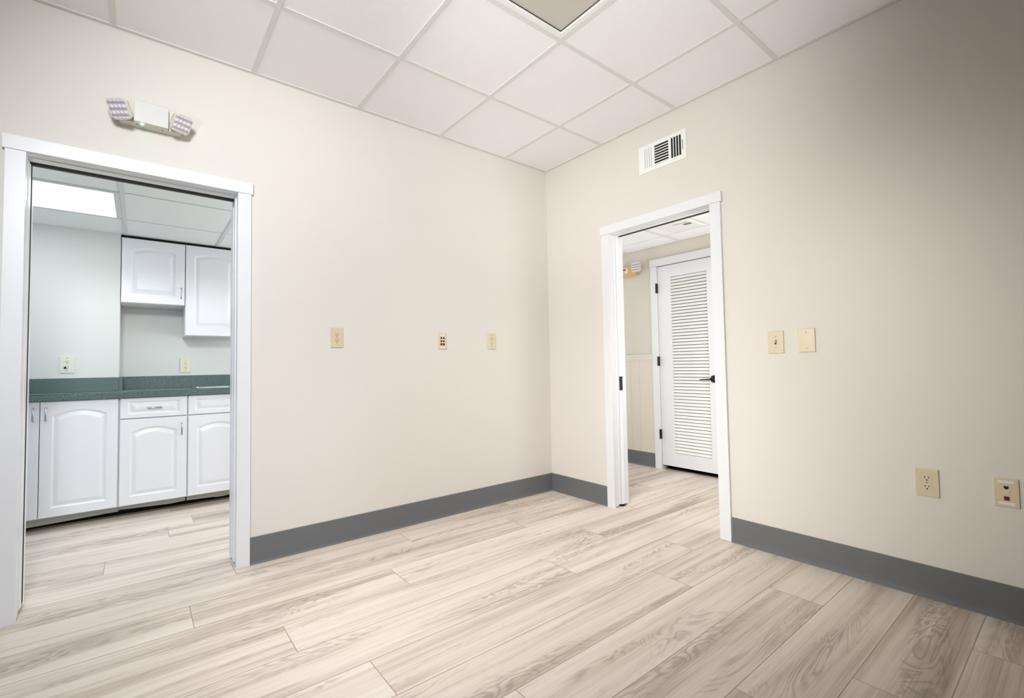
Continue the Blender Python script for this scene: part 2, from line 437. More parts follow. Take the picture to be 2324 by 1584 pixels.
def emergency_main():
    X, Z = -2.75, 2.31
    t = thing('emergency_light', 'white two-headed emergency light on the wall above the kitchen doorway', 'emergency light', (X, 0, Z))
    bm = bmesh.new(); bx(bm, -0.124, 0.124, -0.052, 0, -0.050, 0.050); bevel(bm, 0.004); obj('housing', bm, M['housing'], t)
    bm = bmesh.new(); bx(bm, -0.068, 0.068, -0.080, -0.050, -0.0515, 0.0515); bevel(bm, 0.003)
    obj('cover_plate', bm, M['whitecover'], t)
    bm = bmesh.new(); tube(bm, [(-0.036, -0.062, -0.0505), (-0.036, -0.062, -0.0535), (-0.036, -0.062, -0.0565)], 0.006, 12); obj('indicator_lamp', bm, M['led'], t)
    for sx in (-0.055, 0.045):
        bm = bmesh.new(); tube(bm, [(sx, -0.040, -0.0495), (sx, -0.040, -0.0512)], 0.0032, 8); obj('screw', bm, M['slot'], t)
    for sx, c, w, s in ((-0.110, (-0.124, -0.101, -0.025), (0.542, -0.184, -0.564), 0.090), (0.110, (0.122, -0.100, -0.022), (0.62, 0.14, 0.46), 0.088)):
        o = lamp_head(t, c, w, s)
        bm = bmesh.new(); tube(bm, [(sx, -0.045, -0.005), (c[0] * 0.97, c[1] + 0.035, c[2] + 0.010)], 0.014, 12); obj('swivel_arm', bm, M['cream'], t)  # short arm between housing and lamp head
    return t
emergency_main()

# ------------------------------------------------------------------ wall plates
PW, PH, PD = 0.079, 0.124, 0.0062
def cover(t, m, w=PW, h=PH):
    bm = bmesh.new(); bx(bm, -w / 2, w / 2, -PD, 0, -h / 2, h / 2); bevel(bm, 0.003, 3); return obj('cover_plate', bm, m, t)

def screw(t, x, z, m=None):
    bm = bmesh.new(); disc(bm, x, z, 0.0033, -PD - 0.0006, -PD + 0.001, 12); return obj('screw', bm, m or M['screw'], t)

def receptacle(t, z, m, round_=True):
    bm = bmesh.new()
    if round_: disc(bm, 0, z, 0.0172, -PD - 0.0012, -PD + 0.001, 32, 1.0, 0.0138)
    else: bx(bm, -0.0160, 0.0160, -PD - 0.0006, -PD + 0.001, z - 0.0155, z + 0.0155)
    r = obj('receptacle', bm, m, t)
    for x, hh in ((-0.0064, 0.0045), (0.0064, 0.0038)):
        bm = bmesh.new(); bx(bm, x - 0.0013, x + 0.0013, -PD - 0.0016, -PD, z + 0.0035 - hh, z + 0.0035 + hh); obj('slot', bm, M['slot'], r)
    bm = bmesh.new(); disc(bm, 0, z - 0.0082, 0.0030, -PD - 0.0016, -PD, 14); obj('slot', bm, M['slot'], r)
    return r

def outlet(label, loc, rz, mp, mr, round_=True, group='duplex outlets', gfci=False):
    t = thing('wall_outlet', label, 'outlet', loc, rz, group)
    cover(t, mp)
    receptacle(t, 0.0195, mr, round_); receptacle(t, -0.0195, mr, round_)
    if gfci:
        bm = bmesh.new(); bx(bm, -0.010, 0.010, -PD - 0.0014, -PD, -0.0022, 0.0022); obj('test_button', bm, M['kplate'], t)
        bm = bmesh.new(); bx(bm, -0.0165, -0.005, -PD - 0.0150, -PD, -0.030, -0.021); bx(bm, -0.0155, -0.007, -PD - 0.012, -PD, -0.021, -0.015); bevel(bm, 0.001)
        obj('plug_cap', bm, M['black'], t)
    if round_: screw(t, 0, 0)
    else: screw(t, 0, 0.048); screw(t, 0, -0.048)
    return t
LZ, RZ = 0.0, -PI / 2
outlet('beige duplex outlet on the long wall just right of the kitchen doorway', (-1.822, 0, 1.245), LZ, M['ivory'], M['ivory'])
outlet('beige rectangular-faced outlet high on the wall nearest the room corner', (-0.625, 0, 1.245), LZ, M['ivory'], M['ivory'], False)
outlet('beige duplex outlet low on the right wall above the grey base', (0, -2.361, 0.510), RZ, M['ivory'], M['ivory'])
outlet('pale outlet with a black patch in its lower socket above the kitchen counter', (-3.197, 1.70, 1.114), LZ, M['kplate'], M['kplate'], False, gfci=True)
outlet('cream outlet above the counter under the kitchen wall cabinets', (-2.461, 2.01, 1.102), LZ, M['ivory2'], M['ivory2'], False)

def data_plate(label, loc, rz, rows, strips):
    t = thing('data_outlet', label, 'data outlet', loc, rz, 'data outlets')
    w = 0.070
    cover(t, M['ivory'], w, 0.116)
    for x, z, k in rows:
        bm = bmesh.new()
        if k == 'jack':
            prism(bm, [(x - 0.0068, z + 0.006), (x - 0.0068, z - 0.001), (x - 0.003, z - 0.0065), (x + 0.003, z - 0.0065), (x + 0.0068, z - 0.001), (x + 0.0068, z + 0.006)], -PD - 0.0012, -PD)
            obj('jack', bm, M['black'], t)
        else:
            bx(bm, x - 0.0075, x + 0.0075, -PD - 0.0016, -PD, z - 0.0078, z + 0.0078); bevel(bm, 0.0006)
            obj('jack', bm, M['red' if k == 'red' else 'blank'], t)
    for z in (0.043, -0.043):
        bm = bmesh.new(); bx(bm, -0.023, 0.023, -PD - 0.0012, -PD, z - 0.0055, z + 0.0055); bevel(bm, 0.0005)
        s_ = obj('label_strip', bm, M['strip'] if strips else M['ivory2'], t)
        if not strips: screw(t, 0, z); 
    return t
data_plate('beige data outlet with four black jacks and two red jacks', (-1.068, 0, 1.238), LZ,
           [(-0.010, 0.022, 'jack'), (0.010, 0.022, 'jack'), (-0.010, 0.000, 'jack'), (0.010, 0.000, 'jack'), (-0.010, -0.022, 'red'), (0.010, -0.022, 'red')], False)
data_plate('beige data outlet low on the right wall with one black and one red jack', (0, -2.598, 0.5135), RZ,
           [(0, 0.0205, 'jack'), (0, 0.0, 'blank'), (0, -0.0225, 'red')], True)

t = thing('light_switch', 'beige toggle light switch on the right wall beside the hall doorway', 'light switch', (0, -1.770, 1.1635), RZ)
cover(t, M['ivory'])
bm = bmesh.new(); bx(bm, -0.0052, 0.0052, -PD - 0.0006, -PD, -0.0125, 0.0125); obj('switch_slot', bm, M['slot'], t)
bm = bmesh.new(); vs = bx(bm, -0.0042, 0.0042, -PD - 0.013, -PD + 0.001, -0.006, 0.006)
for v in vs:
    if v.co.y < -PD - 0.005: v.co.z = v.co.z * 0.7 + 0.008; v.co.x *= 0.8
obj('toggle', bm, M['ivory'], t)
screw(t, 0, 0.030); screw(t, 0, -0.030)
t = thing('blank_plate', 'beige blank wall plate right of the light switch', 'wall plate', (0, -1.918, 1.166), RZ)
cover(t, M['ivory']); screw(t, 0, 0.0415); screw(t, 0, -0.0415)

# ------------------------------------------------------------------ air register on the right wall
def register():
    t = thing('air_register', 'white three-way air register high on the right wall above the hall doorway', 'air vent', (0, -1.1135, 2.4745), RZ)
    W2, H2 = 0.1755, 0.0955                       # local x = right in the photo
    gx = [(-0.142, -0.066), (-0.054, 0.052), (0.066, 0.147)]
    z0, z1 = -0.064, 0.072
    bm = bmesh.new(); d = 0.008
    bx(bm, -W2, W2, -d, 0, z1, H2); bx(bm, -W2, W2, -d, 0, -H2, z0)
    xs = [-W2] + [c for g in gx for c in g] + [W2]
    for a, b in zip(xs[::2], xs[1::2]): bx(bm, a, b, -d, 0, z0, z1)
    obj('face_plate', bm, M['grille'], t)
    bm = bmesh.new(); bx(bm, -0.15, 0.152, -0.0016, -0.0004, z0 - 0.004, z1 + 0.004); obj('duct_shade', bm, M['dark'], t)  # near-black sheet stands in for the unlit depth behind the slats
    def slat(p0, p1, a, th=0.0012):                          # thin blade between two points, turned by a
        p0, p1 = Vector(p0), Vector(p1); ax = (p1 - p0).normalized(); out = Vector((0, -1, 0)); sd = ax.cross(out)
        v = out * math.cos(a) + sd * math.sin(a); n = v.cross(ax)
        bm = bmesh.new(); q = []
        for p in (p0, p1):
            for s1 in (-0.5, 0.5):
                for s2 in (-0.5, 0.5): q.append(bm.verts.new(p + v * (s1 * 0.012) + n * (s2 * th)))
        for f in ((0, 1, 3, 2), (4, 6, 7, 5), (0, 4, 5, 1), (2, 3, 7, 6), (0, 2, 6, 4), (1, 5, 7, 3)): bm.faces.new([q[i] for i in f])
        return obj('slat', bm, M['grille'], t)
    y = -0.0065
    for k in range(5): slat((-0.136 + k * 0.0165, y, z0), (-0.136 + k * 0.0165, y, z1), math.radians(-60))
    for k in range(8): slat((-0.054, y, z0 + 0.004 + k * 0.0185), (0.052, y, z0 + 0.004 + k * 0.0185), math.radians(8), 0.0050)
    for k in range(5): slat((0.069 + k * 0.019, y, z0), (0.069 + k * 0.019, y, z1), math.radians(14), 0.0045)
    bm = bmesh.new(); bx(bm, 0.1515, 0.1545, -d - 0.0008, -0.004, -0.034, 0.030); obj('damper_slot', bm, M['dark'], t)
    for x in (-0.164, 0.165): screw_bm = bmesh.new(); disc(screw_bm, x, 0.0, 0.003, -d - 0.0007, -d + 0.001, 10); obj('screw', screw_bm, M['tee'], t)
    return t
register()

# ------------------------------------------------------------------ kitchen
KB, KF = 2.01, 1.70                       # back wall, face of the bumped-out part
struct(box('wall_kitchen_back', (-2.905, 0.0, KB, KB + 0.1, 0, 2.2), M['kpaint']))
struct(box('wall_kitchen_bump', (-5.2, -2.905, KF, KB + 0.1, 0, 2.2), M['kpaint']))
struct(box('wall_kitchen_left', (-5.26, -5.2, WL, KF, 0, 2.2), M['kpaint']))
struct(box('wall_kitchen_right', (-0.10, 0.0, WL, KB, 0, 2.2), M['kpaint']))
kx = [-2.876 + T * k for k in range(-3, 5)]; ky = [0.64, 0.64 + T]
LX0, LX1 = kx[1], kx[3]                   # lit fixture cell (2 x 1 modules)
ceiling('ceiling_kitchen', -5.2, 0, WL, KB, KH, M['ktile'], [(LX0 + 0.012, LX1 - 0.012, ky[0] + 0.012, ky[1] - 0.012)])
def kgrid():
    bm = bmesh.new(); h = 0.0119
    for x in kx:
        if x == kx[2]: 
            bx(bm, x - h, x + h, WL, ky[0] - h, KH, KH + 0.004); bx(bm, x - h, x + h, ky[1] + h, KF if x < -2.905 else KB, KH, KH + 0.004); continue
        bx(bm, x - h, x + h, WL + 0.02, (KF if x < -2.905 else KB) - 0.02, KH, KH + 0.004)
    for y in ky:
        for a, b in zip(kx, kx[1:]): bx(bm, a + h, b - h, y - h * 0.35, y + h * 0.35, KH + 0.0008, KH + 0.004)
    return struct(obj('trim_2', bm, M['ktee']))
kgrid()
def troffer_kitchen():
    t = thing('ceiling_light', 'lit white ceiling light panel in the kitchen ceiling', 'ceiling light', ((LX0 + LX1) / 2, (ky[0] + ky[1]) / 2, KH))
    a, b = T - 0.0125, T / 2 - 0.0125; w = 0.030
    bm = bmesh.new()
    for (x0, x1, y0, y1) in ((-a, a, b - 0.012, b), (-a, a, -b, -b + w), (-a, -a + w, -b + w, b - 0.012), (a - w, a, -b + w, b - 0.012)):
        bx(bm, x0, x1, y0, y1, 0.0, 0.010)
    bevel(bm, 0.0012); obj('frame', bm, M['ktee'], t)
    box('diffuser', (-a + w, a - w, -b + w, b - 0.012, 0.004, 0.008), M['panel'], t)
troffer_kitchen()

def door_panel(name, x0, x1, z0, z1, yf, parent, arch=0.035, st=0.058, top=None, bot=None, m=None):
    """raised-panel door: front plane at y = yf, 18 mm thick; local arch at the panel top"""
    bm = bmesh.new(); NB = 24
    top = top if top is not None else st; bot = bot if bot is not None else st
    def ring(l, r, b, t_, rise, y):
        pts = []
        for i in range(NB): pts.append((l + (r - l) * i / NB, b))
        for i in range(NB): pts.append((r, b + (t_ - b) * i / NB))
        for i in range(NB):
            s = i / NB; pts.append((r + (l - r) * s, t_ + rise * (1 - (2 * s - 1) ** 2)))
        for i in range(NB): pts.append((l, t_ + (b - t_) * i / NB))
        return [bm.verts.new((x, y, z)) for x, z in pts]
    rings = [ring(x0, x1, z0, z1, 0, yf + 0.018), ring(x0, x1, z0, z1, 0, yf + 0.004), ring(x0 + .0015, x1 - .0015, z0 + .0015, z1 - .0015, 0, yf + 0.001), ring(x0 + .004, x1 - .004, z0 + .004, z1 - .004, 0, yf)]
    for d, y in ((0, 0), (0.003, 0.0012), (0.010, 0.0075), (0.014, 0.0085), (0.018, 0.0075), (0.034, 0.0016), (0.038, 0.0008)):
        rings.append(ring(x0 + st + d, x1 - st - d, z0 + bot + d, z1 - top - arch - d, arch * max(0, 1 - d * 3), yf + y))
    n = len(rings[0])
    for A, B in zip(rings, rings[1:]):
        for i in range(n): bm.faces.new([A[i], A[(i + 1) % n], B[(i + 1) % n], B[i]])
    bm.faces.new(rings[0][::-1]); bm.faces.new(rings[-1])
    return obj(name, bm, m or M['cab'], parent)

def pull(parent, x, z, yf, vertical=True, L=0.082):
    pts = []
    h = L / 2; d = 0.026; r = 0.008
    prof = [(-h, 0), (-h, -d + r), (-h + 0.002, -d + 0.003), (-h + r, -d), (h - r, -d), (h - 0.002, -d + 0.003), (h, -d + r), (h, 0)]
    for a, y in prof: pts.append((x, yf + y, z + a) if vertical else (x + a, yf + y, z))
    bm = bmesh.new(); tube(bm, pts, 0.0046, 12)
    return obj('handle', bm, M['chrome'], parent, smooth=True)

YD = 1.40                                 # face of the base cabinet doors
ZB, ZC = 0.103, 0.866                     # bottom and top of the fronts
def base_cabinet(label, x0, x1, fronts, toe):
    t = thing('base_cabinet', label, 'cabinet', ((x0 + x1) / 2, 1.7, 0), 0, 'kitchen base cabinets')
    ox = (x0 + x1) / 2; oy = 1.7
    def sh(o): o.location = (-ox, -oy, 0); return o
    yb = 1.695 if x1 < -2.88 else 2.005
    sh(boxes('carcass', [(x0, x0 + 0.016, YD + 0.0195, yb, 0.098, 0.866), (x1 - 0.016, x1, YD + 0.0195, yb, 0.098, 0.866), (x0 + 0.016, x1 - 0.016, YD + 0.0195, yb, 0.098, 0.114),
                          (x0 + 0.016, x1 - 0.016, yb - 0.008, yb, 0.114, 0.866), (x0 + 0.016, x1 - 0.016, YD + 0.0195, YD + 0.038, 0.700, 0.730), (x0 + 0.016, x1 - 0.016, YD + 0.0195, YD + 0.038, 0.836, 0.866)], M['cab'], t))
    for kind, a, b, c, d, hx, hz in fronts:
        if kind == 'door':
            o = sh(door_panel('door', a, b, c, d, YD, t, 0.036)); pull(o, hx, hz, YD + 0.001)
        else:
            o = sh(door_panel('drawer', a, b, c, d, YD, t, 0.0, 0.044, 0.026, 0.026))
            if hx is not None: pull(o, hx, hz, YD + 0.002, False)
    bm = bmesh.new()
    poly = [(x, z) for x, z in toe] + [(toe[-1][0], 0.098), (toe[0][0], 0.098)]
    prism(bm, poly, 1.530, 1.542); sh(obj('toe_kick', bm, M['toe'], t))
    return t
base_cabinet('two-door white base cabinet below the bumped-out kitchen wall', -3.702, -2.8935,
             [('door', -3.700, -3.3005, ZB, ZC, -3.330, 0.782), ('door', -3.2975, -2.8990, ZB, ZC, -3.269, 0.782)],
             [(-3.70, 0.02), (-3.363, 0.026), (-3.155, 0.033), (-2.954, 0.040), (-2.8945, 0.041)])
base_cabinet('white base cabinet with drawer and whole arched door in the middle', -2.892, -2.4855,
             [('drawer', -2.8875, -2.4905, 0.719, ZC, -2.688, 0.789), ('door', -2.8875, -2.4905, ZB, 0.712, -2.5235, 0.618)],
             [(-2.892, 0.041), (-2.886, 0.052), (-2.865, 0.050), (-2.587, 0.038), (-2.4865, 0.044)])
base_cabinet('white base cabinet under the sink cut off by the doorway', -2.4845, -1.671,
             [('drawer', -2.481, -2.083, 0.719, ZC, None, 0), ('drawer', -2.074, -1.676, 0.719, ZC, None, 0), ('door', -2.481, -2.083, ZB, 0.712, -2.118, 0.618), ('door', -2.074, -1.676, ZB, 0.712, -2.040, 0.618)],
             [(-2.479, 0.043), (-2.297, 0.037), (-2.285, 0.033), (-2.232, 0.031), (-2.182, 0.037), (-1.675, 0.037)])
struct(box('trim_3', (-3.75, -1.6, 1.545, 1.56, 0, 0.0125), M['brown']))
struct(box('toe_gap_shade', (-3.75, -1.6, 1.585, 1.60, 0, 0.097), M['dark']))  # dark board puts the shade behind the toe gap into colour

# worktop with backsplash
t = thing('countertop', 'green speckled laminate countertop with a low backsplash', 'countertop', (-2.7, 1.69, 0.868))
def sh2(o): o.location = (2.7, -1.69, -0.868); return o
SX0, SX1, SY0, SY1 = -2.425, -2.105, 1.445, 1.915       # sink cut-out
bm = bmesh.new()
for b in ((-3.76, -2.9038, 1.375, KF - 0.001), (-2.9038, SX0 + .015, 1.375, KB - 0.001), (SX0 + .015, SX1 - .015, 1.375, SY0 + .015), (SX0 + .015, SX1 - .015, SY1 - .015, KB - 0.001), (SX1 - .015, -1.60, 1.375, KB - 0.001)):
    bx(bm, *b, 0.8685, 0.913)
bmesh.ops.remove_doubles(bm, verts=bm.verts[:], dist=0.0001)
eds = [e for e in bm.edges if all(abs(v.co.y - 1.375) < 1e-4 for v in e.verts) and all(v.co.z > 0.912 for v in e.verts)]
bmesh.ops.bevel(bm, geom=eds, offset=0.006, segments=3, affect='EDGES')
sh2(obj('worktop', bm, M['laminate'], t))
sh2(box('backsplash', (-3.76, -2.906, 1.680, KF - 0.001, 0.913, 1.0145), M['laminate'], t, 0.001))
sh2(box('backsplash', (-2.904, -2.884, 1.680, KB - 0.022, 0.913, 1.0145), M['laminate'], t, 0.001))
sh2(box('backsplash', (-2.904, -1.60, KB - 0.021, KB - 0.001, 0.913, 1.0145), M['laminate'], t, 0.001))

def sink():
    t = thing('kitchen_sink', 'stainless steel sink rim set into the green countertop', 'sink', ((SX0 + SX1) / 2, (SY0 + SY1) / 2, 0.913))
    a, b = (SX1 - SX0) / 2, (SY1 - SY0) / 2
    def ring(bm, x, y, z, r):
        pts = []
        for cx, cy, a0 in ((x - r, y - r, 0), (-x + r, y - r, PI / 2), (-x + r, -y + r, PI), (x - r, -y + r, 1.5 * PI)):
            for i in range(7):
                tt = a0 + i * PI / 12; pts.append(bm.verts.new((cx + r * math.cos(tt), cy + r * math.sin(tt), z)))
        return pts
    def skin(bm, ls):
        for A, B in zip(ls, ls[1:]):
            for i in range(len(A)): bm.faces.new([A[i], A[(i + 1) % len(A)], B[(i + 1) % len(A)], B[i]])
    bm = bmesh.new(); skin(bm, [ring(bm, a, b, 0.0002, 0.03), ring(bm, a - 0.003, b - 0.003, 0.004, 0.03), ring(bm, a - 0.02, b - 0.02, 0.004, 0.03), ring(bm, a - 0.026, b - 0.026, 0.001, 0.03)])
    obj('rim', bm, M['steel'], t, True)
    bm = bmesh.new(); ls = [ring(bm, a - 0.026, b - 0.026, 0.001, 0.03), ring(bm, a - 0.032, b - 0.032, -0.15, 0.05), ring(bm, a - 0.07, b - 0.07, -0.17, 0.05)]
    skin(bm, ls); bm.faces.new(ls[-1]); obj('basin', bm, M['steel'], t, True)
sink()

def wall_cabinet(label, x0, x1, z0, z1, front, hx, hz, arch):
    t = thing('wall_cabinet', label, 'cabinet', ((x0 + x1) / 2, 1.86, z0), 0, 'kitchen wall cabinets')
    ox, oy, oz = (x0 + x1) / 2, 1.86, z0
    def sh(o): o.location = (-ox, -oy, -oz); return o
    sh(box('carcass', (x0, x1, 1.714, KB - 0.001, z0, z1), M['cab'], t, 0.001))
    o = sh(door_panel('door', front[0], front[1], z0 + 0.003, z1 - 0.004, 1.695, t, arch, 0.060, 0.060, 0.072))
    pull(o, hx, hz, 1.696)
    return t
wall_cabinet('short white wall cabinet with an arched door beside the bumped-out wall', -2.9025, -2.491, 1.588, 2.098, (-2.899, -2.493), -2.517, 1.688, 0.028)
wall_cabinet('tall white wall cabinet cut off by the kitchen doorway edge', -2.4895, -2.083, 1.342, 2.098, (-2.487, -2.086), -2.112, 1.45, 0.028)
struct(box('cabinet_gap_shade', (-2.905, -1.9, 1.722, 1.735, 2.098, KH), M['dark']))  # dark filler paints the shade in the gap above the cabinets

# ------------------------------------------------------------------ hall
HX = 1.378
DY0, DY1 = -0.945, -0.166                 # louvered door, hinge side at DY1
DZ = 2.033
bm = bmesh.new()
bx(bm, HX, HX + 0.1, DY1 + 0.003, 1.3, 0, 2.35); bx(bm, HX, HX + 0.1, -2.6, DY0 - 0.003, 0, 2.35); bx(bm, HX, HX + 0.1, DY0 - 0.003, DY1 + 0.003, DZ + 0.003, 2.35)
struct(obj('wall_hall', bm, M['hpaint']))
struct(box('wall_hall_end', (WR, HX + 0.1, 1.3, 1.4, 0, 2.35), M['hpaint']))
struct(box('wall_hall_near', (WR, HX + 0.1, -2.7, -2.6, 0, 2.35), M['hpaint']))
struct(boxes('wall_closet', [(HX + 0.35, HX + 0.4, -1.2, 0.1, 0, 2.35), (HX + 0.1, HX + 0.35, -1.2, -1.15, 0, 2.35), (HX + 0.1, HX + 0.35, 0.05, 0.1, 0, 2.35), (HX + 0.1, HX + 0.35, -1.15, 0.05, 2.3, 2.35), (HX + 0.06, HX + 0.35, -1.15, 0.05, 0.0005, 0.004)], M['dark']))  # closed near-black box, shade under the door put into colour
ceiling('ceiling_hall', WR, HX, -2.6, 1.3, HH, M['tile'])
def hgrid():
    bm = bmesh.new(); h = 0.0119
    tx = 1.103; tys = [-0.43 + T * k for k in range(-3, 3)]
    for x in (tx, tx - T): bx(bm, x - h * 0.3, x + h * 0.3, -2.6, 1.3, HH + 0.0006, HH + 0.004)
    for y in tys: bx(bm, WR, HX - 0.02, y - h, y + h, HH, HH + 0.004)
    bx(bm, HX - 0.020, HX - 0.003, -2.6, 1.3, HH - 0.001, HH + 0.004)
    return struct(obj('trim_6', bm, M['tee']))
hgrid()

def louver_door():
    root = bpy.data.objects.new('door_3', None); COL.objects.link(root); root['kind'] = 'structure'
    P = root; ct = 0.018
    box('casing', (HX - ct, HX, DY1 + 0.003, DY1 + 0.067, 0, DZ + 0.004), M['white'], P, 0.0012)
    box('casing', (HX - ct, HX, DY0 - 0.067, DY0 - 0.003, 0, DZ + 0.004), M['white'], P, 0.0012)
    box('head_casing', (HX - ct - 0.004, HX, DY0 - 0.07, DY1 + 0.070, DZ + 0.005, DZ + 0.076), M['white'], P, 0.0012)
    box('jamb', (HX, HX + 0.1, DY1 + 0.0005, DY1 + 0.0028, 0, DZ), M['white'], P)
    # slab: stiles and rails around the louver opening
    xf, xb = HX + 0.002, HX + 0.037
    oy0, oy1, oz0, oz1 = -0.676 - 0.155, -0.305, 0.176, 1.911
    oy0 = -0.676
    # opening seen in the photograph runs from -0.305 to -0.676; the lock stile is about as wide as the hinge stile
    dy0 = oy0 - 0.139
    bm = bmesh.new()
    for b in ((dy0, oy0, 0.045, DZ - 0.003), (oy1, DY1 - 0.003, 0.045, DZ - 0.003), (oy0, oy1, 0.045, oz0), (oy0, oy1, oz1, DZ - 0.003)): bx(bm, xf, xb, *b)
    slab = obj('door_slab', bm, M['white'], P)
    bm = bmesh.new(); n = 56; pitch = (oz1 - oz0) / n
    for k in range(n):
        z = oz0 + pitch * (k + 0.5)
        q = [(xf + 0.004, z - pitch * 0.36), (xf + 0.008, z - pitch * 0.44), (xf + 0.0185, z + pitch * 0.30), (xf + 0.0145, z + pitch * 0.40)]
        A = [bm.verts.new((x, oy0, zz)) for x, zz in q]; B = [bm.verts.new((x, oy1, zz)) for x, zz in q]
        bm.faces.new(A); bm.faces.new(B[::-1])
        for i in range(4): bm.faces.new([A[i], A[(i + 1) % 4], B[(i + 1) % 4], B[i]])
    obj('louver_panel', bm, M['grille'], slab)
    box('louver_gap_shade', (xb - 0.010, xb - 0.006, oy0, oy1, oz0, oz1), M['shadowgrey'], slab)  # added sheet whose colour gives the shaded gaps between slats
    for z0, z1 in ((1.766, 1.863), (1.031, 1.124), (0.302, 0.395)):
        bm = bmesh.new(); tube(bm, [(HX - ct - 0.001, DY1 + 0.002, z0), (HX - ct - 0.001, DY1 + 0.002, z1)], 0.0075, 12); bx(bm, HX - ct - 0.002, HX + 0.004, DY1 - 0.006, DY1 + 0.0025, z0, z1)
        obj('hinge', bm, M['hinge'], P)
    hz, hy = 0.905, -0.720
    bm = bmesh.new()
    n = 28; ring = []
    for x, r in ((xf + 0.0005, 0.034), (xf - 0.008, 0.034), (xf - 0.012, 0.030), (xf - 0.013, 0.012), (xf - 0.040, 0.011), (xf - 0.046, 0.012), (xf - 0.056, 0.012)):
        ring.append([bm.verts.new((x, hy + r * math.cos(2 * PI * k / n), hz + r * math.sin(2 * PI * k / n))) for k in range(n)])
    for A, B in zip(ring, ring[1:]):
        for k in range(n): bm.faces.new([A[k], A[(k + 1) % n], B[(k + 1) % n], B[k]])
    bm.faces.new(ring[0]); bm.faces.new(ring[-1][::-1])
    hd = obj('handle', bm, M['hinge'], slab, True)
    bm = bmesh.new(); bx(bm, xf - 0.056, xf - 0.044, hy - 0.010, hy + 0.112, hz - 0.0065, hz + 0.0065)
    for v in bm.verts:
        if v.co.y > hy + 0.1: v.co.z = hz - 0.006 + (v.co.z - hz) * 0.6
    bevel(bm, 0.002); obj('lever', bm, M['hinge'], hd)
    return root
louver_door()

base_profile('baseboard_hall', (HX, DY1 + 0.068, 0), (HX, 1.3, 0), (-1, 0, 0))
# wainscot and chair rail
bm = bmesh.new()
y = DY1 + 0.068; gr = [-0.04, 0.068, 0.176, 0.284, 0.392]
ys = [y] + gr + [1.3]
for a, b in zip(ys, ys[1:]): bx(bm, HX - 0.005, HX, a + 0.0015, b - 0.0015, 0.145, 1.084)
bx(bm, HX - 0.0041, HX, y, 1.3, 0.145, 1.084)
struct(obj('trim_7', bm, M['bead']))
bm = bmesh.new()
prof = [(0, 1.084), (0.010, 1.084), (0.012, 1.094), (0.017, 1.100), (0.018, 1.118), (0.024, 1.128), (0.026, 1.140), (0.022, 1.147), (0, 1.147)]
A = [bm.verts.new((HX - a, y, z)) for a, z in prof]; B = [bm.verts.new((HX - a, 1.3, z)) for a, z in prof]
bm.faces.new(A); bm.faces.new(B[::-1])
for i in range(len(prof)): bm.faces.new([A[i], A[(i + 1) % len(prof)], B[(i + 1) % len(prof)], B[i]])
struct(obj('trim_8', bm, M['rail']))

def emergency_hall():
    t = thing('emergency_light', 'tan emergency light with a square lamp head on the hall wall', 'emergency light', (HX, 0.22, 2.04), RZ)
    # local x = right in the photo (toward -y)
    bm = bmesh.new(); bx(bm, -0.17, 0.170, -0.05, 0, -0.055, 0.055); bevel(bm, 0.006); obj('housing', bm, M['tan'], t)
    bm = bmesh.new(); bx(bm, -0.01, 0.072, -0.0512, -0.049, -0.022, 0.036); s = obj('sticker', bm, M['stickwhite'], t)
    bm = bmesh.new(); bx(bm, -0.004, 0.052, -0.0518, -0.0505, 0.012, 0.027); obj('sticker_print', bm, M['stickred'], s)
    bm = bmesh.new(); bx(bm, -0.004, 0.034, -0.0518, -0.0505, -0.013, -0.009); bx(bm, -0.004, 0.044, -0.0518, -0.0505, 0.000, 0.004); obj('sticker_print', bm, M['slot'], s)
    lamp_head(t, (0.200, -0.085, 0.018), (0.16, 0.0, 0.38), 0.100)
    bm = bmesh.new(); tube(bm, [(0.155, -0.040, 0.018), (0.192, -0.062, 0.020)], 0.014, 12); obj('swivel_arm', bm, M['cream'], t)
emergency_hall()

def hall_vent():
    t = thing('ceiling_vent', 'white square air diffuser in the hall ceiling', 'air vent', (0.905, -0.70, HH))
    bm = bmesh.new(); a = 0.155
    vs = [bm.verts.new((sx * a, sy * a, 0.0)) for sx, sy in ((-1, -1), (1, -1), (1, 1), (-1, 1))]
    vs2 = [bm.verts.new((sx * (a - 0.012), sy * (a - 0.012), -0.012)) for sx, sy in ((-1, -1), (1, -1), (1, 1), (-1, 1))]
    bm.faces.new(vs); bm.faces.new(vs2[::-1])
    for i in range(4): bm.faces.new([vs[i], vs[(i + 1) % 4], vs2[(i + 1) % 4], vs2[i]])
    obj('face_plate', bm, M['grille'], t)
    bm = bmesh.new(); bx(bm, -0.086, -0.080, -0.116, 0.009, -0.0128, -0.011); obj('slot', bm, M['track'], t)
    bm = bmesh.new()
    for k in range(6): bx(bm, -0.052, -0.004, -0.118 + k * 0.011, -0.111 + k * 0.011, -0.0128, -0.011)
    obj('slot', bm, M['slot'], t)
hall_vent()

# ------------------------------------------------------------------ light
def area(name, loc, target, sx, sy, power, col=(1, 1, 1)):
    l = bpy.data.lights.new(name, 'AREA'); l.shape = 'RECTANGLE'; l.size = sx; l.size_y = sy; l.energy = power; l.color = col
    o = bpy.data.objects.new(name, l); COL.objects.link(o); o.location = loc
    o.rotation_euler = (Vector(target) - Vector(loc)).to_track_quat('-Z', 'Y').to_euler(); return o
def spot(name, loc, target, power, angle, blend, radius, col=(1, 1, 1)):
    l = bpy.data.lights.new(name, 'SPOT'); l.energy = power; l.spot_size = math.radians(angle); l.spot_blend = blend; l.shadow_soft_size = radius; l.color = col
    o = bpy.data.objects.new(name, l); COL.objects.link(o); o.location = loc
    o.rotation_euler = (Vector(target) - Vector(loc)).to_track_quat('-Z', 'Y').to_euler(); return o

